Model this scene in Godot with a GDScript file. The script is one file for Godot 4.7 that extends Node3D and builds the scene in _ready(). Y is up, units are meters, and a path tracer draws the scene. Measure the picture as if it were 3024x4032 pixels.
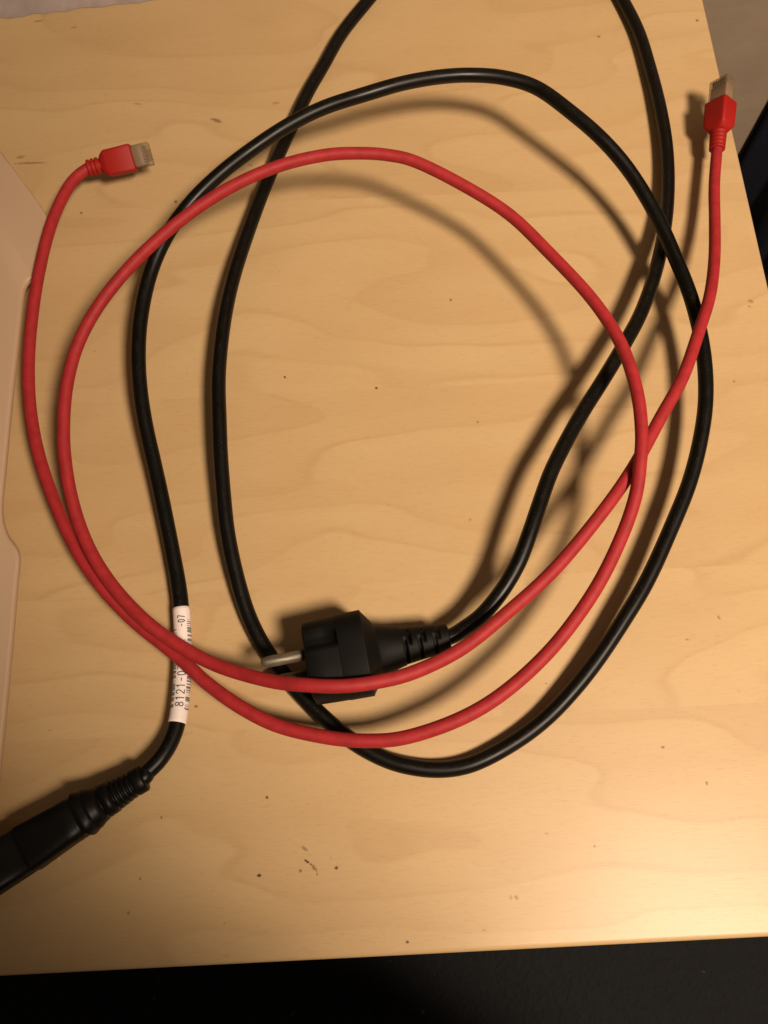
extends Node3D
# Lengths inside this script are millimetres; MM turns them into metres when a mesh or node is made.
const MM := 0.001

func _ready() -> void:
	# ------------------------------------------------------------- camera, surroundings, unseen lamp
	var cam := Camera3D.new()
	cam.name = "camera"
	cam.fov = 62.845
	cam.near = 0.01
	cam.far = 20.0
	cam.position = Vector3(0, 385, 0) * MM
	cam.rotation_degrees = Vector3(-71.0, 0, 0)
	add_child(cam)
	cam.current = true

	var env := Environment.new()
	env.background_mode = Environment.BG_COLOR
	env.background_color = Color(0.365, 0.318, 0.27)
	env.tonemap_mode = Environment.TONE_MAPPER_LINEAR
	env.tonemap_exposure = 1.0
	env.sdfgi_enabled = true
	env.ssao_enabled = true
	env.ssil_enabled = true
	var we := WorldEnvironment.new()
	we.name = "surroundings"
	we.environment = env
	add_child(we)

	var lamp_at := Vector3(682.0, 1485.0, 456.5)  # unseen lamp, out of view, placed to light the table from the right
	var lamp_aim := Vector3(1080.0, 0.0, -232.0)  # aimed right of the table so the falloff dims the left side
	var spot := SpotLight3D.new()
	spot.name = "unseen_lamp_light"
	spot.position = lamp_at * MM
	spot.light_color = Color(1.0, 0.9, 0.80)
	spot.light_energy = 4.8
	spot.light_size = 0.175
	spot.spot_range = 8.0
	spot.spot_angle = 54.4
	spot.spot_angle_attenuation = 0.6
	spot.spot_attenuation = 2.0
	spot.shadow_enabled = true
	add_child(spot)
	spot.look_at_from_position(lamp_at * MM, lamp_aim * MM, Vector3.UP)

	build_setting()
	build_table()
	build_unseen_lamp(lamp_at, lamp_aim)
	build_device()
	build_curtain()
	build_bench()
	build_shadow_blocker()
	build_cloth()
	build_power_cord()
	build_network_cable()


# ------------------------------------------------------------------ helpers
func thing(called: String, label: String, category: String, at := Vector3.ZERO) -> Node3D:
	var o := Node3D.new()
	o.name = called
	o.position = at * MM
	o.set_meta("label", label)
	o.set_meta("category", category)
	add_child(o, true)
	return o


# One named mesh. v: corners in mm, t: triangle corners (outward side found from the volume), uv: one per corner or empty.
func shape(called: String, v: PackedVector3Array, t: PackedInt32Array, uv: PackedVector2Array, m: Material, parent: Node, smooth := true, closed := true) -> MeshInstance3D:
	var volume := 0.0
	for i in range(0, t.size(), 3):
		volume += v[t[i]].dot(v[t[i + 1]].cross(v[t[i + 2]]))
	var turn := closed and volume > 0.0
	var st := SurfaceTool.new()
	st.begin(Mesh.PRIMITIVE_TRIANGLES)
	st.set_smooth_group(0 if smooth else -1)
	for i in range(0, t.size(), 3):
		for j in ([0, 2, 1] if turn else [0, 1, 2]):
			var k: int = t[i + j]
			if uv.size():
				st.set_uv(uv[k])
			st.add_vertex(v[k] * MM)
	st.generate_normals()
	if uv.size():
		st.generate_tangents()
	st.index()
	var o := MeshInstance3D.new()
	o.name = called
	o.mesh = st.commit()
	o.material_override = m
	o.cast_shadow = GeometryInstance3D.SHADOW_CASTING_SETTING_ON
	parent.add_child(o, true)
	return o


# Rings of equal size joined into a closed skin; flat ends are closed with fans.
func loft(called: String, rings: Array, m: Material, parent: Node, smooth := true, along := [], ends := true) -> MeshInstance3D:
	var n: int = rings[0].size()
	var v := PackedVector3Array()
	var uv := PackedVector2Array()
	var t := PackedInt32Array()
	for i in rings.size():
		for j in n + 1:
			v.append(rings[i][j % n])
			uv.append(Vector2(float(j) / n, along[i] if along.size() else float(i) / (rings.size() - 1)))
	for i in rings.size() - 1:
		for j in n:
			var a := i * (n + 1) + j
			t.append_array([a, a + 1, a + n + 1, a + 1, a + n + 2, a + n + 1])
	if ends:
		for e in 2:
			var first: int = 0 if e == 0 else (rings.size() - 1) * (n + 1)
			var c := Vector3.ZERO
			for j in n:
				c += v[first + j]
			v.append(c / n)
			uv.append(Vector2(0.5, 0.0 if e == 0 else 1.0))
			for j in n:
				if e == 0:
					t.append_array([v.size() - 1, first + j + 1, first + j])
				else:
					t.append_array([v.size() - 1, first + j, first + j + 1])
	return shape(called, v, t, uv, m, parent, smooth, ends)


# Axes of a part that points along «ahead»: [ahead, side, up]; roll turns up towards side.
func axes(ahead: Vector3, roll := 0.0, up := Vector3.UP) -> Array:
	var a := ahead.normalized()
	var b := a.cross(up).normalized()
	var c := b.cross(a).normalized()
	return [a, b * cos(roll) - c * sin(roll), c * cos(roll) + b * sin(roll)]


# A rounded-rectangle ring (superellipse of the given power) w wide and h high.
func ring(at: Vector3, ax: Array, w: float, h: float, power := 2.0, n := 40) -> PackedVector3Array:
	var r := PackedVector3Array()
	for j in n:
		var p := TAU * (j + 0.5) / n
		var c := cos(p)
		var s := sin(p)
		r.append(at + ax[1] * (signf(c) * pow(absf(c), 2.0 / power) * w * 0.5) + ax[2] * (signf(s) * pow(absf(s), 2.0 / power) * h * 0.5))
	return r


# Rows of [distance along the axis, width, height, power, sideways shift, upward shift].
func body(called: String, at: Vector3, ax: Array, rows: Array, m: Material, parent: Node, n := 40, smooth := true) -> MeshInstance3D:
	var rings := []
	for r in rows:
		rings.append(ring(at + ax[0] * r[0] + ax[1] * (r[4] if r.size() > 4 else 0.0) + ax[2] * (r[5] if r.size() > 5 else 0.0), ax, r[1], r[2], r[3] if r.size() > 3 else 2.0, n))
	return loft(called, rings, m, parent, smooth)


func curve_points(p: Array, steps: int) -> PackedVector3Array:
	var q := [p[0] * 2.0 - p[1]] + p + [p[-1] * 2.0 - p[-2]]
	var o := PackedVector3Array()
	for i in range(1, q.size() - 2):
		for j in steps:
			o.append(q[i].cubic_interpolate(q[i + 1], q[i - 1], q[i + 2], float(j) / steps))
	o.append(p[-1])
	for pass_ in 3:                         # the jacket is stiff: even out small kinks
		var s := o.duplicate()
		for i in range(2, o.size() - 2):
			s[i] = (o[i - 1] + o[i] * 2.0 + o[i + 1]) * 0.25
		o = s
	return o


func tube(called: String, p: PackedVector3Array, radius: float, m: Material, parent: Node, sides := 28, uneven := 0.0, first_up := Vector3.UP) -> MeshInstance3D:
	var rings := []
	var along := []
	var far := 0.0
	var wob := FastNoiseLite.new()
	wob.seed = 5
	wob.frequency = 0.02
	var up := first_up
	for i in p.size():
		var d := (p[mini(i + 1, p.size() - 1)] - p[maxi(i - 1, 0)]).normalized()
		up = (up - d * up.dot(d)).normalized()
		var side := d.cross(up)
		if i:
			far += p[i].distance_to(p[i - 1])
		var r := radius * (1.0 + uneven * wob.get_noise_1d(far))
		var g := PackedVector3Array()
		for j in sides:
			var a := TAU * j / sides
			g.append(p[i] + (side * cos(a) + up * sin(a)) * r)
		rings.append(g)
		along.append(far)
	return loft(called, rings, m, parent, true, along)


func grow(poly: PackedVector2Array, by: float) -> PackedVector2Array:
	var o := PackedVector2Array()
	var n := poly.size()
	var sgn := -1.0 if Geometry2D.is_polygon_clockwise(poly) else 1.0
	for i in n:
		var a := (poly[i] - poly[(i - 1 + n) % n]).normalized()
		var b := (poly[(i + 1) % n] - poly[i]).normalized()
		var na := Vector2(a.y, -a.x)
		var nb := Vector2(b.y, -b.x)
		var k := na + nb
		o.append(poly[i] + k * (by * sgn / maxf(0.4, k.dot(na))))
	return o


# A slab with an outline in x and z; the rows of «edge» are [inset, height] from the bottom face to the top face.
func slab(called: String, outline: PackedVector2Array, edge: Array, m: Material, parent: Node, uv_of := Rect2()) -> MeshInstance3D:
	var v := PackedVector3Array()
	var uv := PackedVector2Array()
	var t := PackedInt32Array()
	var n := outline.size()
	for r in edge:
		for p in grow(outline, -r[0]):
			v.append(Vector3(p.x, r[1], p.y))
	for i in edge.size() - 1:
		for j in n:
			var a := i * n + j
			var b := i * n + (j + 1) % n
			t.append_array([a, b, a + n, b, b + n, a + n])
	for e in [0, edge.size() - 1]:
		var flat := PackedVector2Array()
		for j in n:
			flat.append(Vector2(v[e * n + j].x, v[e * n + j].z))
		var tri := Geometry2D.triangulate_polygon(flat)
		for i in range(0, tri.size(), 3):
			var ccw := (flat[tri[i + 1]] - flat[tri[i]]).cross(flat[tri[i + 2]] - flat[tri[i]]) > 0.0
			var first := v.size() - 0
			var order := [tri[i], tri[i + 1], tri[i + 2]] if ccw == (e == 0) else [tri[i], tri[i + 2], tri[i + 1]]
			t.append_array([e * n + order[0], e * n + order[1], e * n + order[2]])
	# turn the sides the way the caps face
	var side_sign := 0.0
	for j in n:
		side_sign += outline[j].cross(outline[(j + 1) % n])
	if side_sign > 0.0:
		for i in range(0, (edge.size() - 1) * n * 6, 3):
			var k := t[i + 1]
			t[i + 1] = t[i + 2]
			t[i + 2] = k
	if uv_of.size.x > 0.0:
		for p in v:
			uv.append(Vector2((p.x - uv_of.position.x) / uv_of.size.x, (p.z - uv_of.position.y) / uv_of.size.y))
	return shape(called, v, t, uv, m, parent)


func round_box(size: Vector3, r: float) -> PackedVector2Array:
	var o := PackedVector2Array()
	for q in 4:
		for k in 7:
			var a := PI * 0.5 * (q + k / 6.0)
			o.append(Vector2((size.x * 0.5 - r) * (1 if q in [0, 3] else -1) + cos(a) * r, (size.z * 0.5 - r) * (1 if q in [0, 1] else -1) + sin(a) * r))
	return o


func plain(c: Color, rough: float, spec := 0.5) -> StandardMaterial3D:      # c is the real (linear) base colour
	var m := StandardMaterial3D.new()
	m.albedo_color = c.linear_to_srgb()
	m.roughness = rough
	m.metallic_specular = spec
	return m


func noise_texture(freq: float, octaves: int, seed_: int, ramp: Array, as_normal := 0.0, size := 512) -> NoiseTexture2D:
	var n := FastNoiseLite.new()
	n.seed = seed_
	n.frequency = freq
	n.fractal_octaves = octaves
	var x := NoiseTexture2D.new()
	x.width = size
	x.height = size
	x.seamless = true
	x.noise = n
	if as_normal > 0.0:
		x.as_normal_map = true
		x.bump_strength = as_normal
	elif ramp.size():
		var g := Gradient.new()
		g.set_color(0, ramp[0])
		g.set_color(1, ramp[1])
		x.color_ramp = g
	return x


func grained(c0: Color, c1: Color, rough: float, freq: float, per_metre: float, bump: float, seed_ := 3) -> StandardMaterial3D:
	var m := plain(Color.WHITE, rough)
	m.albedo_texture = noise_texture(freq, 4, seed_, [c0.linear_to_srgb(), c1.linear_to_srgb()])
	m.uv1_triplanar = true
	m.uv1_scale = Vector3.ONE * per_metre
	if bump > 0.0:
		m.normal_enabled = true
		m.normal_texture = noise_texture(freq * 2.0, 4, seed_ + 1, [], bump)
		m.normal_scale = 0.6
	return m


# ------------------------------------------------------------------ setting
func build_setting() -> void:
	var fl := MeshInstance3D.new()
	var box := BoxMesh.new()
	box.size = Vector3(5.0, 0.05, 4.0)
	fl.name = "floor"
	fl.mesh = box
	fl.position = Vector3(0, -0.745, 1.4)
	fl.material_override = grained(Color(0.020, 0.018, 0.0165), Color(0.032, 0.029, 0.026), 0.85, 0.02, 3.0, 6.0)
	fl.set_meta("kind", "structure")
	add_child(fl, true)
	var wall := MeshInstance3D.new()
	var wb := BoxMesh.new()
	wb.size = Vector3(3.0, 2.6, 0.1)
	wall.name = "wall"
	wall.mesh = wb
	wall.position = Vector3(0.0, 0.55, -0.61)
	wall.material_override = grained(Color(0.28, 0.215, 0.150), Color(0.315, 0.24, 0.17), 0.9, 0.006, 5.0, 1.5, 21)
	wall.set_meta("kind", "structure")
	add_child(wall, true)


func wood_material() -> StandardMaterial3D:
	var w := 2048
	var h := 1823
	var x0 := -420.0
	var z0 := -507.0
	var span := Vector2(638.0, 568.0)
	var big := FastNoiseLite.new()
	big.seed = 4
	big.frequency = 1.0
	big.fractal_octaves = 2
	var fine := FastNoiseLite.new()
	fine.seed = 9
	fine.frequency = 1.0
	fine.fractal_octaves = 2
	var data := PackedByteArray()
	data.resize(w * h * 3)
	var bump := PackedByteArray()
	bump.resize(w * h)
	var base := Color(0.53, 0.366, 0.180)
	var seam := [-600.0, -318.0, -199.0, -97.0, -33.0, 400.0]      # glued boards of the top, front to back
	var at := 0
	var b := 0
	for j in h:
		var z := z0 + span.y * (j + 0.5) / h
		for i in w:
			var x := x0 + span.x * (i + 0.5) / w
			if z + 1.5 * sin(x * 0.004) > seam[b + 1]:
				b += 1
			elif z + 1.5 * sin(x * 0.004) < seam[b]:
				b -= 1
			var o := b * 713.0
			var n1 := big.get_noise_2d(x * 0.0034 + o, z * 0.011)
			var n2 := big.get_noise_2d(x * 0.009 + o, z * 0.028 + 57.0)
			var rings := z * 0.026 + n1 * 1.7 + n2 * 0.35 + x * 0.0016
			var fr := rings - floorf(rings)
			var late := fr * fr * fr * (1.0 - smoothstep(0.93, 1.0, fr))          # a soft ramp that ends in a line
			var line := exp(-pow((fr - 0.93) * 14.0, 2.0))
			var fib := fine.get_noise_2d(x * 0.045 + o, z * 1.9)
			var pore := fine.get_noise_2d(x * 0.11 - o, z * 2.6 + 400.0)
			pore = smoothstep(0.34, 0.6, pore)
			var k := 1.0 + 0.045 * n2 + 0.03 * n1 - 0.045 * late - 0.05 * line * clampf(0.35 + 1.3 * n2, 0.0, 1.0) + 0.022 * fib - 0.06 * pore + (0.012 if b % 2 else -0.012)
			var warm := 1.0 - 0.05 * (1.0 - k) / 0.1
			data[at * 3] = roundi(255.0 * pow(base.r * k, 1.0 / 2.2))
			data[at * 3 + 1] = roundi(255.0 * pow(base.g * k * warm, 1.0 / 2.2))
			data[at * 3 + 2] = roundi(255.0 * pow(base.b * k * warm * warm, 1.0 / 2.2))
			bump[at] = clampi(roundi(140.0 + 45.0 * fib - 60.0 * pore + 25.0 * n2), 0, 255)
			at += 1
	var im := Image.create_from_data(w, h, false, Image.FORMAT_RGB8, data)
	# specks, knots and scratches: [across, down, half length, half width, turn, strength]
	var marks := [
		[5.0, -199.8, 0.59, 0.65, 0, 0.90], [-41.7, -208.2, 0.59, 0.59, 0, 0.80], [55.4, -178.5, 0.51, 0.56, 0, 0.45], [-80.2, -376.6, 3.24, 1.30, 25, 0.38], [-34.9, 17.6, 1.52, 0.60, 35, 0.34], [-34.1, 22.6, 1.30, 0.40, 32, 0.90],
		[-32.4, 23.9, 0.65, 0.30, 45, 0.80], [-30.9, 25.4, 1.72, 0.70, 52, 0.38], [-36.9, 26.3, 0.65, 0.79, 0, 0.45], [-29.8, 27.9, 0.43, 0.40, 0, 0.45], [-54.3, 27.3, 0.75, 0.69, 0, 0.90], [-21.6, 25.8, 0.65, 0.60, 0, 0.80],
		[-23.9, 21.7, 0.54, 0.30, 20, 0.22], [-51.1, -3.9, 0.55, 0.52, 0, 0.90], [-96.4, 2.3, 0.44, 0.52, 0, 0.52], [-104.4, 26.3, 0.64, 0.59, 0, 0.38], [-108.6, 39.1, 0.74, 0.48, 0, 0.30], [-68.6, 44.8, 0.42, 0.48, 0, 0.30],
		[-82.9, -44.2, 0.80, 0.56, 10, 0.52], [124.2, -16.9, 0.68, 0.55, 0, 0.52], [141.1, -0.9, 0.56, 0.75, 0, 0.52], [51.3, 40.6, 0.64, 0.88, 0, 0.22], [53.6, 40.6, 0.75, 0.88, 10, 0.30], [7.0, 55.4, 0.63, 0.57, 0, 0.80],
		[88.9, 22.3, 0.54, 0.41, 0, 0.38], [149.4, -430.0, 1.07, 1.01, 0, 0.38], [210.8, -440.0, 0.93, 1.03, 0, 0.45], [46.9, -250.2, 0.68, 0.78, 0, 0.45], [-101.7, -320.5, 0.85, 1.20, 0, 0.52], [-153.6, -315.4, 0.70, 0.85, 0, 0.45],
		[206.2, -242.1, 1.49, 1.11, 20, 0.26], [205.0, -239.1, 0.94, 0.63, 10, 0.26], [159.4, -73.6, 0.59, 1.09, -30, 0.30], [143.0, -64.2, 0.70, 0.47, 0, 0.30], [39.0, 52.4, 0.95, 0.48, 20, 0.22], [-189.8, -457.9, 3.09, 0.83, -8, 0.26],
		[-167.8, -451.8, 1.85, 0.82, -10, 0.19], [-190.8, -355.3, 2.60, 1.08, -8, 0.22], [-184.7, -350.9, 8.64, 0.72, 0, 0.30], [-45.7, -387.8, 2.08, 1.13, -10, 0.19], [-60.2, -343.6, 1.30, 0.71, 0, 0.22], [-126.4, -390.9, 2.08, 0.76, 10, 0.19],
		[47.4, -126.8, 0.74, 0.65, 0, 0.30], [188.8, -195.3, 0.65, 0.59, 0, 0.30], [75.8, -47.0, 0.58, 0.46, 0, 0.30], [-97.0, -26.0, 0.90, 0.65, 0, 0.19], [-147.6, -36.7, 0.79, 0.33, 0, 0.30], [68.9, 16.3, 0.87, 0.41, 0, 0.19],
	]
	var rng := RandomNumberGenerator.new()
	rng.seed = 2
	for k in 10:
		marks.append([rng.randf_range(-300, 215), rng.randf_range(-460, 60), rng.randf_range(0.25, 0.6), rng.randf_range(0.2, 0.4), rng.randi_range(-40, 40), rng.randf_range(0.10, 0.3)])
	var px := w / span.x
	for q in marks:
		var c := Vector2(q[0] - x0, q[1] - z0) * px
		var reach := int(ceil(maxf(q[2], q[3]) * px * 1.8)) + 1
		for dy in range(-reach, reach + 1):
			for dx in range(-reach, reach + 1):
				var p := Vector2i(int(c.x) + dx, int(c.y) + dy)
				if p.x < 0 or p.y < 0 or p.x >= w or p.y >= h:
					continue
				var d := ((Vector2(p) - c) / px).rotated(-deg_to_rad(q[4]))
				var e := Vector2(d.x / q[2], d.y / q[3]).length()
				e += 0.5 * fine.get_noise_2d(p.x * 0.22, p.y * 0.22)
				var a: float = q[5] * (1.0 - smoothstep(0.55, 1.25, e))
				if a > 0.0:
					im.set_pixelv(p, im.get_pixelv(p).lerp(Color(0.22, 0.13, 0.05), a))
	for s in [[-93.0, -113.5, 9.0, 34.0], [-139.0, 17.0, 3.0, 60.0]]:       # two light scratches
		for k in 60:
			var f := k / 59.0 - 0.5
			var p := Vector2(s[0] - x0 + cos(deg_to_rad(s[3])) * s[2] * f, s[1] - z0 + sin(deg_to_rad(s[3])) * s[2] * f + f * f * 3.0) * px
			im.set_pixelv(Vector2i(p), im.get_pixelv(Vector2i(p)).lerp(Color(0.92, 0.8, 0.6), 0.35 * (1.0 - 2.0 * absf(f))))
	var nm := Image.create_from_data(w, h, false, Image.FORMAT_L8, bump)
	nm.convert(Image.FORMAT_RGBA8)
	nm.bump_map_to_normal_map(1.2)
	var m := StandardMaterial3D.new()
	m.albedo_texture = ImageTexture.create_from_image(im)
	m.normal_enabled = true
	m.normal_texture = ImageTexture.create_from_image(nm)
	m.normal_scale = 0.07
	m.roughness = 0.38
	m.metallic_specular = 0.42
	m.texture_repeat = false
	return m


func build_table() -> void:
	var t := thing("wooden_table", "pale birch table top with small dark specks under the coiled cables", "table")
	t.rotation_degrees.y = 2.62
	var wood := wood_material()
	var outline := PackedVector2Array()
	for c in [[213.8, 56.7, 0], [-416.0, 56.7, 1], [-416.0, -503.0, 2], [213.8, -503.0, 3]]:
		for k in 5:
			var a: float = PI * 0.5 * (c[2] + k / 4.0)
			outline.append(Vector2(c[0] + cos(a) * 4.0, c[1] + sin(a) * 4.0))
	var edge := [[1.0, -22.0], [0.3, -21.7], [0.0, -21.0], [0.0, -2.2], [0.15, -1.3], [0.65, -0.55], [1.3, -0.12], [2.2, 0.0]]
	slab("tabletop", outline, edge, wood, t, Rect2(-420.0, -507.0, 638.0, 568.0))
	var legm := grained(Color(0.46, 0.28, 0.12), Color(0.53, 0.33, 0.15), 0.45, 0.01, 4.0, 0.0, 8)
	for x in [-385.0, 185.0]:
		for z in [-435.0, 25.0]:
			var o := PackedVector2Array()
			for p in round_box(Vector3(42, 0, 42), 4.0):
				o.append(p + Vector2(x, z))
			slab("leg", o, [[0.0, -720.0], [0.0, -22.5]], legm, t)


func build_unseen_lamp(at: Vector3, aim: Vector3) -> void:
	var foot := Vector3(690, -720, 470)  # body of the unseen lamp, out of view above the right front
	var l := thing("unseen_floor_lamp", "unseen dark metal floor lamp with tilted round shade, out of view, lighting the table", "lamp", foot)
	var d := (aim - at).normalized()
	var ax := axes(d)
	var metal := plain(Color(0.03, 0.03, 0.032), 0.4)
	var h := at - foot
	var rings := []
	for r in [[-150.0, 16.0], [-148.0, 24.0], [-110.0, 60.0], [-50.0, 108.0], [-6.0, 124.0], [-2.0, 124.0], [-2.0, 120.0], [-8.0, 118.0], [-50.0, 103.0], [-100.0, 60.0]]:
		rings.append(ring(h + ax[0] * r[0], ax, r[1] * 2.0, r[1] * 2.0, 2.0, 48))
	loft("lamp_shade", rings, metal, l)
	var glow := plain(Color(0.8, 0.8, 0.8), 0.6)
	glow.emission_enabled = true
	glow.emission = Color(1.0, 0.9, 0.8)
	glow.emission_energy_multiplier = 3.0
	body("lamp_diffuser", h, ax, [[-26.0, 190.0, 190.0], [-20.0, 200.0, 200.0], [-14.0, 190.0, 190.0]], glow, l, 48)
	var top := h - d * 148.0
	tube("lamp_pole", curve_points([Vector3(0, 20, 0), Vector3(0, 700, 0), Vector3(0, h.y + 60, 0), Vector3(top.x * 0.4, top.y + 130, top.z * 0.4), top + Vector3(6, 40, 8), top], 8), 9.0, metal, l, 20)
	var up := axes(Vector3.UP, 0.0, Vector3.FORWARD)
	body("lamp_base", Vector3.ZERO, up, [[0.0, 290.0, 290.0], [14.0, 290.0, 290.0], [20.0, 270.0, 270.0], [24.0, 60.0, 60.0]], metal, l, 48)


func build_device() -> void:
	var d := thing("plastic_tray", "matt white plastic tray with a long rounded notch in its right edge", "tray")
	var white := plain(Color(0.48, 0.335, 0.215), 0.5)
	white.subsurf_scatter_enabled = false
	var pts := [
		Vector2(-309.3, -342.7), Vector2(-239.4, -342.7), Vector2(-210.6, -337.5), Vector2(-200.3, -323.5), Vector2(-190.1, -310.0), Vector2(-184.8, -302.7), Vector2(-180.0, -295.5), Vector2(-177.3, -287.1), Vector2(-176.9, -278.6), Vector2(-176.4, -269.9), Vector2(-176.3, -262.9), Vector2(-177.7, -257.8), Vector2(-181.2, -256.3), Vector2(-184.3, -253.8), Vector2(-185.6, -249.1), Vector2(-185.4, -241.5), Vector2(-183.8, -210.0), Vector2(-182.5, -181.9), Vector2(-181.0, -156.4), Vector2(-180.1, -139.9), Vector2(-179.4, -129.4), Vector2(-177.6, -122.5), Vector2(-174.6, -116.3), Vector2(-171.6, -112.7), Vector2(-169.1, -110.0), Vector2(-167.6, -106.3), Vector2(-167.1, -101.1), Vector2(-167.0, -95.3), Vector2(-166.2, -82.6), Vector2(-165.4, -69.6), Vector2(-164.3, -49.0), Vector2(-162.9, -20.7), Vector2(-161.4, 33.8), Vector2(-227.1, 33.8),
	]
	var raw := PackedVector2Array()
	for i in pts.size():                               # round the drawn outline between its points
		var a: Vector2 = pts[(i - 1 + pts.size()) % pts.size()]
		var b: Vector2 = pts[i]
		var c: Vector2 = pts[(i + 1) % pts.size()]
		if b.x < -185.0:
			raw.append(b)
			continue
		raw.append(b.lerp(a, 0.25))
		raw.append(b * 0.75 + (a + c) * 0.125)
		raw.append(b.lerp(c, 0.25))
	slab("tray_plate", raw, [[0.6, 11.5], [0.2, 11.7], [0.0, 12.2], [0.0, 13.5], [0.2, 14.2], [0.6, 14.75], [1.2, 15.0]], white, d)
	var inner := PackedVector2Array([Vector2(-207, -320), Vector2(-196, -298), Vector2(-191, -288), Vector2(-189, -263), Vector2(-202, -262), Vector2(-207, -255), Vector2(-207, 100), Vector2(-330, 100), Vector2(-330, -320)])
	slab("tray_body", inner, [[0.0, 0.3], [0.0, 11.7]], white, d)


func build_curtain() -> void:
	var n := thing("navy_cloth", "dark navy cloth hanging flat against the pale wall at the right", "cloth", Vector3(325.5, -714, -560))
	var navy := grained(Color(0.010, 0.013, 0.022), Color(0.016, 0.019, 0.030), 0.8, 0.03, 9.0, 2.0, 31)
	navy.metallic_specular = 0.3
	var front := PackedVector2Array()
	var back := PackedVector2Array()
	for k in 61:
		var x := k * 12.0
		front.append(Vector2(x, 3.5 + 1.6 * sin(x * 0.012) * smoothstep(0.0, 120.0, x)))
		back.append(Vector2(x, 0.5))
	back.reverse()
	front.append_array(back)
	slab("hanging", front, [[0.0, 4.0], [0.0, 1600.0]], navy, n)


func build_bench() -> void:
	var b := thing("black_bench", "black upholstered bench seat with pale lint along the front table edge", "bench", Vector3(-20, -720, 90))
	b.rotation_degrees.y = 2.62
	var fabric := grained(Color(0.0050, 0.0054, 0.0060), Color(0.0072, 0.0077, 0.0084), 0.85, 0.03, 6.0, 5.0, 71)
	fabric.metallic_specular = 0.3
	slab("seat", round_box(Vector3(1100, 0, 260), 40.0), [[6.0, 360.0], [0.0, 366.0], [0.0, 440.0], [2.0, 452.0], [7.0, 461.0], [14.0, 466.5], [24.0, 469.0], [36.0, 470.0]], fabric, b)
	var legm := plain(Color(0.02, 0.02, 0.02), 0.5)
	for x in [-500.0, 500.0]:
		for z in [-90.0, 90.0]:
			var o := PackedVector2Array()
			for p in round_box(Vector3(40, 0, 40), 5.0):
				o.append(p + Vector2(x, z))
			slab("leg", o, [[0.0, 0.5], [0.0, 359.0]], legm, b)
	var v := PackedVector3Array()
	var t := PackedInt32Array()
	var rng := RandomNumberGenerator.new()
	rng.seed = 11
	for i in 60:                                   # fluff: short bent hairs and crumbs lying on the seat
		var at := Vector3(rng.randf_range(-300, 420), 470.2, rng.randf_range(-80, 70))
		var a := rng.randf() * TAU
		var l := rng.randf_range(0.5, 2.2)
		var d := Vector3(cos(a), 0, sin(a)) * l
		var e := Vector3(-sin(a), 0, cos(a)) * l * rng.randf_range(0.25, 0.7)
		var first := v.size()
		v.append(at + Vector3.UP * 0.5)
		for k in 6:
			v.append(at + d * cos(TAU * k / 6.0) + e * sin(TAU * k / 6.0))
		for k in 6:
			t.append_array([first, first + 1 + k, first + 1 + (k + 1) % 6])
	var fluff := shape("lint", v, t, PackedVector2Array(), plain(Color(0.03, 0.028, 0.024), 0.9), b, true, false)
	fluff.set_meta("kind", "stuff")


func build_shadow_blocker() -> void:  # unseen speaker-shaped stand-in, out of view, placed to shade the lower left table corner
	var r := thing("unseen_shadow_blocker", "unseen black speaker-shaped blocker, out of view, shading the lower left table corner", "unseen_shadow_blocker", Vector3(66, -720, 328))
	r.rotation_degrees.y = -34.0
	var black := grained(Color(0.012, 0.012, 0.012), Color(0.018, 0.018, 0.018), 0.6, 0.03, 8.0, 1.0, 81)
	slab("blocker_body", round_box(Vector3(170, 0, 350), 14.0), [[8.0, 722.0], [0.0, 730.0], [0.0, 1296.0], [8.0, 1304.0]], black, r)
	var ax := [Vector3.RIGHT, Vector3.BACK, Vector3.UP]
	var cone := plain(Color(0.03, 0.03, 0.03), 0.5)
	body("blocker_large_disc", Vector3(84, 900, 0), ax, [[0.0, 250.0, 250.0], [6.0, 250.0, 250.0], [8.0, 236.0, 236.0], [3.0, 210.0, 210.0], [2.5, 90.0, 90.0], [8.0, 40.0, 40.0]], cone, r, 48)
	body("blocker_small_disc", Vector3(84, 1150, 0), ax, [[0.0, 110.0, 110.0], [4.0, 110.0, 110.0], [5.0, 60.0, 60.0], [10.0, 34.0, 34.0]], cone, r, 48)
	var up := [Vector3.UP, Vector3.RIGHT, Vector3.BACK]
	var metal := plain(Color(0.02, 0.02, 0.02), 0.4)
	body("blocker_pole", Vector3(0, 12, 0), up, [[0.0, 38.0, 38.0], [711.0, 38.0, 38.0]], metal, r, 28)
	body("blocker_base", Vector3.ZERO, up, [[0.0, 300.0, 300.0], [10.0, 300.0, 300.0], [14.0, 280.0, 280.0]], metal, r, 48)


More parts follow.
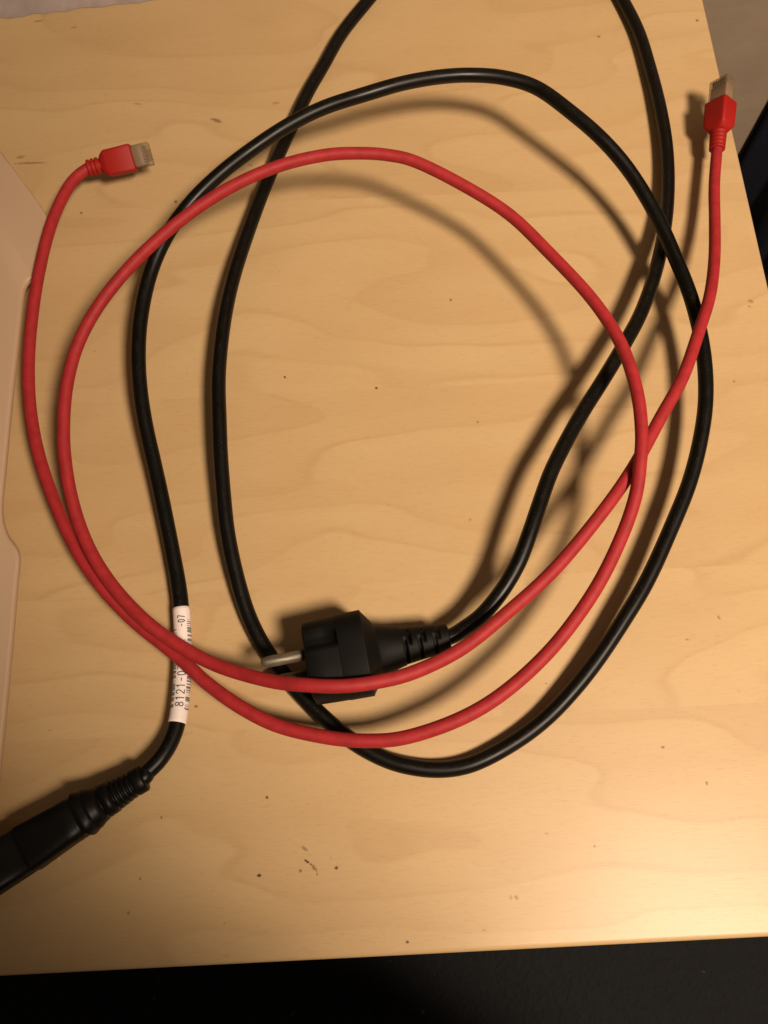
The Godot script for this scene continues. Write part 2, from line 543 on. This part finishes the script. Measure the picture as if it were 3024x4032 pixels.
func build_cloth() -> void:
	var c := thing("grey_cloth", "mottled grey fleece cloth lying on the far left table corner", "cloth", Vector3(-230, 0, -480))
	var m := grained(Color(0.25, 0.20, 0.175), Color(0.36, 0.29, 0.26), 0.95, 0.008, 14.0, 3.0, 51)
	var lump := FastNoiseLite.new()
	lump.seed = 6
	lump.frequency = 0.06
	var v := PackedVector3Array()
	var t := PackedInt32Array()
	var nx := 60
	var nz := 24
	for j in nz + 1:
		for i in nx + 1:
			var x := -150.0 + 260.0 * i / nx
			var edge := 29.5 - (x + 1.7) * 0.165 + 2.5 * lump.get_noise_1d(x * 1.6)
			var f := float(j) / nz
			var z := lerpf(edge, -30.0, f)
			var rim := minf(minf(f * 14.0, (1.0 - f) * 14.0), minf(i, nx - i) * 1.2)
			v.append(Vector3(x, 0.3 + 3.2 * smoothstep(0.0, 3.0, rim) + 1.6 * (lump.get_noise_2d(x * 2.0, z * 2.0) + 0.5) * smoothstep(0.0, 3.0, rim), z))
	for j in nz:
		for i in nx:
			var a := j * (nx + 1) + i
			t.append_array([a, a + 1, a + nx + 1, a + 1, a + nx + 2, a + nx + 1])
	shape("fleece", v, t, PackedVector2Array(), m, c, true, false)


# ------------------------------------------------------------------ the black mains lead
func dark_plastic(c: float, rough: float, bump: float, seed_: int) -> StandardMaterial3D:
	var m := plain(Color(c, c * 0.93, c * 0.75), rough, 0.3)
	if bump > 0.0:
		m.normal_enabled = true
		m.normal_texture = noise_texture(0.05, 3, seed_, [], bump, 256)
		m.normal_scale = 0.25
		m.uv1_triplanar = true
		m.uv1_scale = Vector3.ONE * 40.0
	return m


func build_power_cord() -> void:
	var cord := thing("power_cord", "thick black mains cord looped across the wooden table with plug and appliance connector", "power cord")
	var jacket := plain(Color(0.0035, 0.003, 0.002), 0.36, 0.34)
	jacket_texture(jacket, Color(0.0035, 0.003, 0.002), Color(0.045, 0.042, 0.036), true, 91)
	jacket.roughness_texture = noise_texture(0.02, 4, 14, [Color(0.7, 0.7, 0.7), Color(1.15, 1.15, 1.15)], 0.0, 256)
	jacket.roughness = 0.42
	var path := curve_points([
		Vector3(16.0, 19.3, -65.3), Vector3(28.2, 19.5, -67.7), Vector3(35.4, 19.0, -71.8), Vector3(43.5, 19.9, -77.7), Vector3(52.5, 21.8, -88.3), Vector3(59.9, 24.6, -100.3),
		Vector3(65.5, 26.5, -113.8), Vector3(70.5, 26.5, -127.0), Vector3(77.0, 25.6, -143.2), Vector3(86.0, 23.7, -160.3), Vector3(95.5, 22.8, -176.4), Vector3(105.5, 21.8, -191.7),
		Vector3(117.6, 20.9, -211.3), Vector3(129.4, 19.0, -232.2), Vector3(139.9, 16.2, -257.4), Vector3(149.3, 11.5, -286.7), Vector3(155.8, 7.7, -316.9), Vector3(158.6, 6.8, -346.2),
		Vector3(158.3, 5.9, -376.8), Vector3(156.1, 5.0, -405.2), Vector3(152.4, 4.5, -434.3), Vector3(145.3, 4.0, -460.9), Vector3(140.3, 4.0, -474.9), Vector3(131.3, 6.0, -484.9),
		Vector3(95.3, 10.0, -493.9), Vector3(67.9, 14.0, -496.9), Vector3(50.6, 10.0, -494.9), Vector3(12.6, 5.5, -486.9), Vector3(-0.4, 4.0, -474.9), Vector3(-9.4, 4.0, -460.9),
		Vector3(-24.8, 4.0, -434.9), Vector3(-35.3, 4.0, -409.8), Vector3(-44.2, 4.0, -388.9), Vector3(-52.1, 5.0, -364.2), Vector3(-59.5, 5.9, -340.6), Vector3(-65.9, 7.7, -316.9),
		Vector3(-71.9, 9.6, -291.1), Vector3(-77.3, 12.4, -262.8), Vector3(-80.3, 14.3, -239.3), Vector3(-81.6, 15.2, -217.2), Vector3(-81.7, 15.2, -196.4), Vector3(-80.1, 15.2, -176.3),
		Vector3(-78.4, 14.3, -157.2), Vector3(-76.3, 12.4, -139.0), Vector3(-73.8, 10.6, -121.1), Vector3(-69.8, 8.7, -103.6), Vector3(-63.9, 5.9, -84.5), Vector3(-56.9, 4.5, -69.8),
		Vector3(-48.1, 3.7, -57.3), Vector3(-37.2, 3.7, -44.9), Vector3(-26.6, 3.7, -34.8), Vector3(-14.2, 3.7, -24.9), Vector3(-1.9, 3.8, -18.1), Vector3(10.2, 4.0, -14.2),
		Vector3(24.3, 4.0, -12.8), Vector3(38.4, 4.5, -15.1), Vector3(54.8, 5.0, -22.9), Vector3(69.4, 5.9, -32.7), Vector3(82.1, 7.7, -44.5), Vector3(95.2, 9.6, -59.5),
		Vector3(108.8, 11.5, -78.0), Vector3(120.7, 12.9, -95.9), Vector3(133.5, 14.3, -119.9), Vector3(144.1, 16.2, -142.2), Vector3(151.7, 18.1, -165.2), Vector3(155.9, 19.9, -186.4),
		Vector3(157.1, 20.9, -211.3), Vector3(154.6, 21.8, -237.1), Vector3(148.9, 22.8, -261.1), Vector3(139.8, 26.5, -286.5), Vector3(127.1, 32.2, -308.0), Vector3(112.7, 37.8, -323.7),
		Vector3(96.5, 40.6, -339.2), Vector3(80.3, 41.6, -353.6), Vector3(63.4, 42.5, -359.5), Vector3(46.3, 43.4, -360.4), Vector3(29.1, 45.3, -357.2), Vector3(9.7, 47.2, -350.9),
		Vector3(-9.4, 47.2, -343.8), Vector3(-30.8, 45.3, -336.9), Vector3(-49.7, 43.4, -326.8), Vector3(-68.4, 40.6, -313.7), Vector3(-84.8, 36.9, -301.0), Vector3(-98.7, 33.1, -287.0),
		Vector3(-110.0, 29.4, -270.2), Vector3(-117.8, 24.6, -251.5), Vector3(-121.4, 20.9, -229.7), Vector3(-121.4, 19.0, -209.8), Vector3(-119.2, 17.1, -190.3), Vector3(-115.5, 14.3, -171.8),
		Vector3(-109.9, 11.5, -151.2), Vector3(-105.0, 9.6, -133.0), Vector3(-99.7, 8.2, -112.8), Vector3(-95.3, 7.3, -95.1), Vector3(-92.8, 7.3, -82.1), Vector3(-90.8, 7.3, -65.1),
		Vector3(-90.0, 7.7, -50.6), Vector3(-90.0, 9.1, -34.3), Vector3(-91.9, 10.6, -24.5), Vector3(-95.7, 12.4, -16.7), Vector3(-100.3, 13.4, -11.4), Vector3(-101.5, 14.5, -9.1),
		Vector3(-110.9, 14.7, -3.5),
	], 10)
	tube("cable", path, 3.6, jacket, cord, 28, 0.02)

	var front: Vector3 = Vector3(-32.7, 18.5, -56.1)
	var rear: Vector3 = Vector3(28.2, 19.5, -67.7)
	var ax := axes(rear - front)
	var rubber := dark_plastic(0.0032, 0.62, 1.2, 17)
	# the moulded plug: a grooved round face, a wider grip, a shoulder and a neck
	var rings := []
	var n := 72
	var rows := [[0.0, 16.9], [0.4, 18.0], [1.0, 18.5], [8.0, 18.8], [14.2, 19.0], [14.6, 19.0], [14.9, 19.1], [15.2, 19.2], [25.0, 19.4], [25.6, 19.4], [25.9, 19.0], [26.2, 18.4], [30.6, 12.2], [31.0, 11.7], [31.6, 11.3], [36.0, 10.0], [41.0, 8.7], [42.0, 8.5]]
	for r in rows:
		var g := PackedVector3Array()
		for j in n:
			var a := TAU * j / n
			var c := cos(a)
			var s := sin(a)
			var blend := smoothstep(27.0, 36.0, r[0])
			var oct := 1.0 / pow(pow(absf(c), 3.0) + pow(absf(s), 3.0), 1.0 / 3.0)
			var q: float = r[1] * lerpf(oct * 0.945, 1.0, blend)
			if r[0] < 14.3:                       # guide grooves at both ends of the pin plane
				var off: float = absf(wrapf(a - (PI * 0.5 + deg_to_rad(22)), -PI * 0.5, PI * 0.5)) * r[1]
				q -= 2.4 * (1.0 - smoothstep(2.6, 3.4, off))
			g.append(front + ax[0] * r[0] + (ax[1] * c + ax[2] * s) * q)
		rings.append(g)
	var plug := loft("plug_body", rings, rubber, cord)
	plug.set_meta("label", "round moulded black mains plug with two metal pins")
	# bend relief with slots cut alternately from either side
	rings = []
	var along := 41.0
	var core := rear - front
	while along <= 62.4:
		var g := PackedVector3Array()
		var r0 := lerpf(8.3, 5.9, (along - 41.0) / 21.0)
		if along > 62.0:
			r0 -= 0.8
		for j in 48:
			var a := TAU * j / 48
			var r := r0
			for q in [45.0, 51.3, 57.4]:
				if absf(along - q) < 0.75 and a > 1.5 and a < 3.4:
					r = 5.0
			for q in [42.9, 49.0, 55.6]:
				if absf(along - q) < 0.75 and a > 0.3 and a < 1.75:
					r = 5.0
			g.append(front + ax[0] * along + (ax[1] * cos(a) + ax[2] * sin(a)) * r)
		rings.append(g)
		along += 0.3
	loft("strain_relief", rings, rubber, plug)
	var steel := plain(Color(0.27, 0.245, 0.20), 0.5)
	steel.metallic = 0.65
	steel.albedo_texture = noise_texture(0.03, 3, 44, [Color(0.72, 0.68, 0.6), Color(1, 1, 1)], 0.0, 256)
	var tilt := deg_to_rad(17)
	var away: Vector3 = ax[2] * cos(tilt) - ax[1] * sin(tilt)
	for s in [1.0, -1.0]:
		body("pin", front + away * 9.5 * s, ax, [[1.0, 4.8, 4.8], [-16.6, 4.8, 4.8], [-18.0, 4.3, 4.3], [-18.8, 3.2, 3.2], [-19.1, 1.4, 1.4]], steel, plug, 24)

	# paper sleeve label near the appliance end
	var a0: Vector3 = Vector3(-93.6, 7.5, -82.9)
	var a1: Vector3 = Vector3(-89.9, 9.5, -31.7)
	var i0 := nearest(path, a0)
	var i1 := nearest(path, a1)
	var part := PackedVector3Array()
	for i in range(i0, i1 + 1):
		part.append(path[i])
	var sleeve := label_sleeve(part, 3.95, label_material(), cord)
	sleeve.set_meta("label", "white paper label wrapped round the cord with barcodes and 8121-07")

	# the appliance connector: ribbed bend relief, double collar, flat body
	var r1: Vector3 = Vector3(-101.5, 14.5, -9.1)
	var r2: Vector3 = Vector3(-124.9, 15.0, 5.0)
	var r3: Vector3 = Vector3(-146.8, 15.5, 19.0)
	var cx := axes(r2 - r1)
	var black := dark_plastic(0.0032, 0.42, 0.8, 18)
	var prof := [[-0.6, 9.6], [-0.2, 11.2], [0.4, 11.8], [4.0, 11.8], [4.4, 11.2], [4.5, 9.4]]
	var x := 4.5
	for k in 4:
		var w := 11.6 + k * 0.55
		prof.append_array([[x + 0.6, 9.4 + k * 0.4], [x + 0.7, w], [x + 2.0, w + 0.2], [x + 2.1, 9.6 + k * 0.4]])
		x += 2.1
	prof.append_array([[x + 0.7, 11.0], [x + 0.8, 14.2], [x + 5.0, 14.8], [x + 5.1, 12.6], [x + 5.8, 12.6], [x + 5.9, 15.2], [x + 8.0, 16.2], [x + 10.0, 18.0], [x + 11.5, 18.6]])
	var rel := []
	for p in prof:
		rel.append([p[0], p[1] * 0.98, p[1] * 0.9, 2.2])
	var relief := body("ribbed_strain_relief", r1, cx, rel, black, cord, 44)
	relief.set_meta("label", "ribbed rubber bend relief behind the appliance connector")
	var bx := axes(r3 - r2)
	var house := body("appliance_connector", r2, bx, [[-4.2, 15.6, 14.6, 2.6], [-3.4, 17.2, 15.6, 2.8], [-1.2, 19.0, 16.6, 3.0], [-0.4, 19.5, 16.9, 3.0], [0.4, 19.5, 16.9, 3.0], [0.9, 19.0, 16.4, 3.0], [1.3, 17.2, 15.0, 3.2], [2.4, 17.0, 14.8, 3.4], [2.9, 17.8, 15.4, 3.6], [8.0, 17.8, 15.4, 4.0], [16.0, 18.6, 15.5, 5.0], [24.0, 19.4, 15.6, 6.0], [25.2, 19.5, 15.6, 6.0], [25.5, 19.1, 15.2, 6.0]], black, cord, 56)
	house.set_meta("label", "black moulded appliance connector with a raised collar")
	body("connector_tip", r2, bx, [[25.6, 18.8, 14.4, 6.0], [60.0, 20.0, 14.8, 6.0], [60.4, 19.6, 14.2, 6.0]], black, house, 56)


# Fine mottling, dust and, on the mains lead, worn pale print along one side; u runs round the lead, v along it.
func jacket_texture(m: StandardMaterial3D, base: Color, fleck: Color, printed: bool, seed_: int) -> void:
	var w := 96
	var h := 1024
	var im := Image.create(w, h, false, Image.FORMAT_RGB8)
	var n := FastNoiseLite.new()
	n.seed = seed_
	n.frequency = 0.03
	n.fractal_octaves = 3
	for y in h:
		for x in w:
			var a := TAU * x / w
			var k := 1.0 + 0.22 * n.get_noise_3d(cos(a) * 15.0, sin(a) * 15.0, minf(y, h - y) * 0.8)
			im.set_pixel(x, y, Color(base.r * k, base.g * k, base.b * k).linear_to_srgb())
	var rng := RandomNumberGenerator.new()
	rng.seed = seed_
	for i in 260:
		var p := Vector2i(rng.randi_range(0, w - 1), rng.randi_range(0, h - 1))
		im.set_pixelv(p, im.get_pixelv(p).lerp(fleck.linear_to_srgb(), rng.randf_range(0.1, 0.55)))
	if printed:
		var y := 40
		while y < h - 60:
			var run := rng.randi_range(5, 9)
			for i in run:
				for q in 4:
					var x0 := 20 + rng.randi_range(0, 7)
					var y0 := y + rng.randi_range(0, 4)
					im.fill_rect(Rect2i(x0, y0, rng.randi_range(1, 3), rng.randi_range(1, 2)), im.get_pixel(x0, y0).lerp(fleck.linear_to_srgb(), rng.randf_range(0.2, 0.8)))
				y += 9
			y += rng.randi_range(8, 40)
	m.albedo_color = Color.WHITE
	m.albedo_texture = ImageTexture.create_from_image(im)
	m.uv1_scale = Vector3(1, 1.0 / 160.0, 1)


func nearest(p: PackedVector3Array, to: Vector3) -> int:
	var best := 0
	for i in p.size():
		if p[i].distance_squared_to(to) < p[best].distance_squared_to(to):
			best = i
	return best


func label_sleeve(p: PackedVector3Array, radius: float, m: Material, parent: Node) -> MeshInstance3D:
	var total := 0.0
	for i in range(1, p.size()):
		total += p[i].distance_to(p[i - 1])
	var rings := []
	var along := []
	var far := 0.0
	for i in p.size():
		var d := (p[mini(i + 1, p.size() - 1)] - p[maxi(i - 1, 0)]).normalized()
		var view := (Vector3(0, 385, 0) - p[i]).normalized()
		var up := (view - d * view.dot(d)).normalized()
		up = (Vector3(0.42, 1, 0.0) - d * Vector3(0.42, 1, 0.0).dot(d)).normalized()
		var side := d.cross(up)
		if i:
			far += p[i].distance_to(p[i - 1])
		var g := PackedVector3Array()
		for j in 36:
			var a := -PI * 0.5 + TAU * j / 36
			g.append(p[i] + (side * cos(a) + up * sin(a)) * radius)
		rings.append(g)
		along.append(far / total)
	return loft("cord_label", rings, m, parent, true, along)


func stroke(im: Image, a: Vector2, b: Vector2, wide: float, ink: Color) -> void:
	for y in range(int(minf(a.y, b.y) - wide) - 1, int(maxf(a.y, b.y) + wide) + 2):
		for x in range(int(minf(a.x, b.x) - wide) - 1, int(maxf(a.x, b.x) + wide) + 2):
			if x < 0 or y < 0 or x >= im.get_width() or y >= im.get_height():
				continue
			var d := Geometry2D.get_closest_point_to_segment(Vector2(x, y), a, b).distance_to(Vector2(x, y))
			var k := clampf(wide * 0.5 + 0.5 - d, 0.0, 1.0)
			if k > 0.0:
				im.set_pixel(x, y, im.get_pixel(x, y).lerp(ink, k))


# u runs round the cord (0.5 faces up), v from the loop to the connector; the figures read towards the loop.
func label_material() -> StandardMaterial3D:
	var w := 256
	var h := 512
	var im := Image.create(w, h, false, Image.FORMAT_RGB8)
	im.fill(Color(0.93, 0.885, 0.86))
	var ink := Color(0.10, 0.09, 0.09)
	var glyph := {
		"8": [[0.5, 0.0], [0.9, 0.12], [0.9, 0.38], [0.5, 0.5], [0.1, 0.38], [0.1, 0.12], [0.5, 0.0], null, [0.5, 0.5], [1.0, 0.65], [1.0, 0.88], [0.5, 1.0], [0.0, 0.88], [0.0, 0.65], [0.5, 0.5]],
		"1": [[0.15, 0.22], [0.55, 0.0], [0.55, 1.0]],
		"2": [[0.0, 0.25], [0.2, 0.03], [0.7, 0.0], [1.0, 0.25], [0.85, 0.5], [0.0, 1.0], [1.0, 1.0]],
		"-": [[0.15, 0.55], [0.85, 0.55]],
		"0": [[0.5, 0.0], [0.9, 0.15], [1.0, 0.5], [0.9, 0.85], [0.5, 1.0], [0.1, 0.85], [0.0, 0.5], [0.1, 0.15], [0.5, 0.0]],
		"7": [[0.0, 0.0], [1.0, 0.0], [0.4, 1.0]],
	}
	# [text, where it starts along the sleeve, height of the figures round it, step along]
	for row in [["8121-07", 0.868, 26.0, 27.0], ["-07", 0.178, 22.0, 19.0]]:
		var y: float = row[1] * h
		for ch in row[0]:
			var last = null
			for q in glyph[ch]:
				if q == null:
					last = null
					continue
				var p := Vector2(w * 0.455 + (q[1] - 0.5) * row[2] * 1.45, y - q[0] * row[3] * 0.58)
				if last != null:
					stroke(im, last, p, 3.6, ink)
				last = p
			y -= row[3]
	var rng := RandomNumberGenerator.new()
	rng.seed = 77
	for side in [[0.14, 0.36], [0.565, 0.80]]:
		var y := 0.11 * h if side[0] > 0.5 else 0.2 * h
		while y < 0.90 * h:
			var t := float(rng.randi_range(1, 4)) * 1.1
			if rng.randf() < 0.62:
				im.fill_rect(Rect2i(int(side[0] * w), int(y), int((side[1] - side[0]) * w), maxi(1, int(t))), ink)
			y += t + 1.2
	for k in 5:
		stroke(im, Vector2(w * 0.49, h * (0.30 + k * 0.018)), Vector2(w * 0.53, h * (0.303 + k * 0.018)), 2.0, Color(0.45, 0.42, 0.4))
	var m := StandardMaterial3D.new()
	m.albedo_texture = ImageTexture.create_from_image(im)
	m.roughness = 0.5
	m.texture_repeat = false
	return m


# ------------------------------------------------------------------ the red network lead
func build_network_cable() -> void:
	var lead := thing("network_cable", "red network patch cable coiled in a double loop on the wooden table", "network cable")
	var jacket := plain(Color(0.345, 0.019, 0.022), 0.6, 0.4)
	jacket.normal_enabled = true
	jacket.normal_texture = noise_texture(0.03, 3, 61, [], 2.0, 256)
	jacket.normal_scale = 0.12
	jacket_texture(jacket, Color(0.345, 0.019, 0.022), Color(0.42, 0.06, 0.06), false, 95)
	var path := curve_points([
		Vector3(-152.8, 16.9, -325.5), Vector3(-160.2, 16.5, -323.7), Vector3(-168.7, 17.1, -312.0), Vector3(-174.4, 18.5, -287.1), Vector3(-176.9, 18.5, -258.5), Vector3(-177.4, 17.6, -231.7),
		Vector3(-176.1, 16.7, -205.9), Vector3(-172.1, 16.2, -180.8), Vector3(-164.8, 16.2, -156.4), Vector3(-153.9, 16.2, -131.8), Vector3(-141.0, 16.2, -108.8), Vector3(-127.6, 15.7, -91.3),
		Vector3(-111.8, 14.3, -75.9), Vector3(-96.1, 15.2, -64.1), Vector3(-87.1, 16.2, -57.0), Vector3(-76.1, 17.6, -47.6), Vector3(-61.1, 19.9, -37.6), Vector3(-44.8, 21.8, -29.8),
		Vector3(-25.0, 24.2, -25.1), Vector3(-7.6, 26.1, -23.4), Vector3(9.7, 27.5, -24.8), Vector3(32.6, 30.3, -32.4), Vector3(52.0, 32.2, -44.0), Vector3(72.2, 33.1, -62.2),
		Vector3(90.2, 35.0, -85.1), Vector3(102.7, 36.9, -107.3), Vector3(110.1, 39.7, -125.6), Vector3(113.0, 42.5, -140.8), Vector3(114.9, 43.4, -156.0), Vector3(114.6, 43.4, -176.7),
		Vector3(109.8, 42.5, -201.2), Vector3(98.6, 41.6, -225.5), Vector3(80.1, 40.6, -252.2), Vector3(61.8, 41.6, -273.7), Vector3(39.2, 44.4, -288.9), Vector3(16.2, 47.2, -300.6),
		Vector3(2.4, 48.1, -304.0), Vector3(-11.4, 49.1, -304.3), Vector3(-29.7, 50.0, -302.3), Vector3(-52.3, 50.0, -295.5), Vector3(-74.8, 48.1, -284.9), Vector3(-97.3, 44.4, -270.1),
		Vector3(-119.3, 39.7, -250.0), Vector3(-136.8, 34.1, -229.1), Vector3(-146.9, 30.3, -208.3), Vector3(-150.5, 28.4, -187.0), Vector3(-150.3, 26.5, -166.1), Vector3(-147.9, 24.6, -148.2),
		Vector3(-142.7, 22.3, -128.5), Vector3(-134.1, 20.9, -109.0), Vector3(-121.9, 20.4, -91.4), Vector3(-105.9, 20.7, -75.4), Vector3(-90.8, 20.7, -64.8), Vector3(-71.6, 22.8, -54.8),
		Vector3(-48.3, 31.0, -47.4), Vector3(-32.2, 37.0, -44.8), Vector3(-16.9, 38.5, -44.2), Vector3(-1.8, 37.5, -46.2), Vector3(13.5, 35.0, -50.7), Vector3(33.4, 31.2, -61.0),
		Vector3(53.7, 31.2, -76.9), Vector3(74.4, 33.1, -95.2), Vector3(95.9, 35.9, -119.8), Vector3(111.9, 35.9, -141.3), Vector3(127.2, 35.5, -166.7), Vector3(139.9, 34.5, -187.4),
		Vector3(151.5, 32.2, -213.6), Vector3(160.4, 29.4, -234.8), Vector3(168.5, 22.8, -261.1), Vector3(174.3, 17.1, -288.2), Vector3(178.7, 13.8, -314.8), Vector3(183.4, 13.5, -339.0),
		Vector3(184.6, 14.8, -347.4),
	], 10)
	tube("cable", path, 2.95, jacket, lead, 26, 0.015)
	var boot := plain(Color(0.315, 0.011, 0.007), 0.55, 0.35)
	connector(lead, boot, Vector3(-160.2, 16.5, -323.7), Vector3(-135.6, 18.0, -329.6), Vector3(-127.3, 18.5, -331.9), axes(Vector3(-135.6, 18.0, -329.6) - Vector3(-160.2, 16.5, -323.7), deg_to_rad(37)), "red boot with clear plug lying beside the white tray")
	connector(lead, boot, Vector3(183.4, 13.5, -339.0), Vector3(187.4, 18.0, -366.7), Vector3(188.9, 20.0, -379.7), axes(Vector3(187.4, 18.0, -366.7) - Vector3(183.4, 13.5, -339.0), deg_to_rad(-54)), "red boot with clear plug overhanging the right table edge")


# From the cable end «a» to the mouth of the boot «b» and the tip of the clear plug «tip»; up in «ax» is the wide face.
func connector(lead: Node3D, red: Material, a: Vector3, b: Vector3, tip: Vector3, ax: Array, label: String) -> void:
	var length := a.distance_to(b)
	var box := 17.5
	var s := length - box
	var house := body("connector_boot", a, ax, [[s - 0.2, 8.5, 7.6, 3.0], [s + 0.2, 9.6, 8.2, 4.0], [s + 2.2, 12.6, 10.4, 6.0], [s + 3.4, 13.3, 11.3, 9.0], [length - 0.5, 13.6, 11.6, 11.0], [length, 13.1, 11.1, 11.0]], red, lead, 64)
	house.set_meta("label", label)
	var prof := []
	var x := 0.0
	var k := 0
	while x < s - 1.0:
		prof.append_array([[x, 6.9], [x + 0.25, 8.3 + k * 0.12], [x + 1.4, 8.3 + k * 0.12], [x + 1.65, 6.9], [x + 2.2, 6.9]])
		x += 2.3
		k += 1
	prof.append([s + 0.5, 7.2])
	var rows := []
	for p in prof:
		rows.append([p[0], p[1] * 1.04, p[1]])
	body("ribbed_collar", a, ax, rows, red, house, 36)
	var clear := StandardMaterial3D.new()
	clear.transparency = BaseMaterial3D.TRANSPARENCY_ALPHA
	clear.albedo_color = Color(0.52, 0.43, 0.34, 0.42)
	clear.roughness = 0.5
	clear.metallic_specular = 0.25
	var reach := b.distance_to(tip) + 0.8
	body("clear_plug", b, ax, [[0.1, 11.2, 7.7, 14.0], [0.3, 11.6, 8.0, 14.0], [reach - 0.4, 11.6, 8.0, 14.0], [reach, 11.0, 7.5, 14.0]], clear, house, 64)
	var core := plain(Color(0.32, 0.22, 0.135), 0.5)
	body("wire_carrier", b, ax, [[0.2, 10.6, 6.6, 10.0], [reach * 0.7, 10.4, 6.2, 10.0], [reach * 0.72, 9.6, 5.4, 10.0]], core, house, 32)
	var gold := plain(Color(0.20, 0.14, 0.07), 0.5)
	gold.metallic = 0.6
	for i in 8:
		body("contact", b + ax[1] * (i - 3.5) * 1.05 + ax[2] * 2.3, ax, [[reach - 4.0, 0.45, 2.4, 6.0], [reach - 1.0, 0.45, 2.6, 6.0]], gold, house, 12)
	var spring: Vector3 = (-ax[0] - ax[2] * 0.34).normalized()
	body("latch", b + ax[0] * (reach - 0.8) - ax[2] * 4.3, [spring, -ax[1], (ax[2] - ax[0] * 0.34).normalized()], [[0.0, 6.0, 1.1, 6.0], [6.0, 6.0, 1.1, 6.0], [13.5, 3.4, 1.1, 6.0]], clear, house, 28)
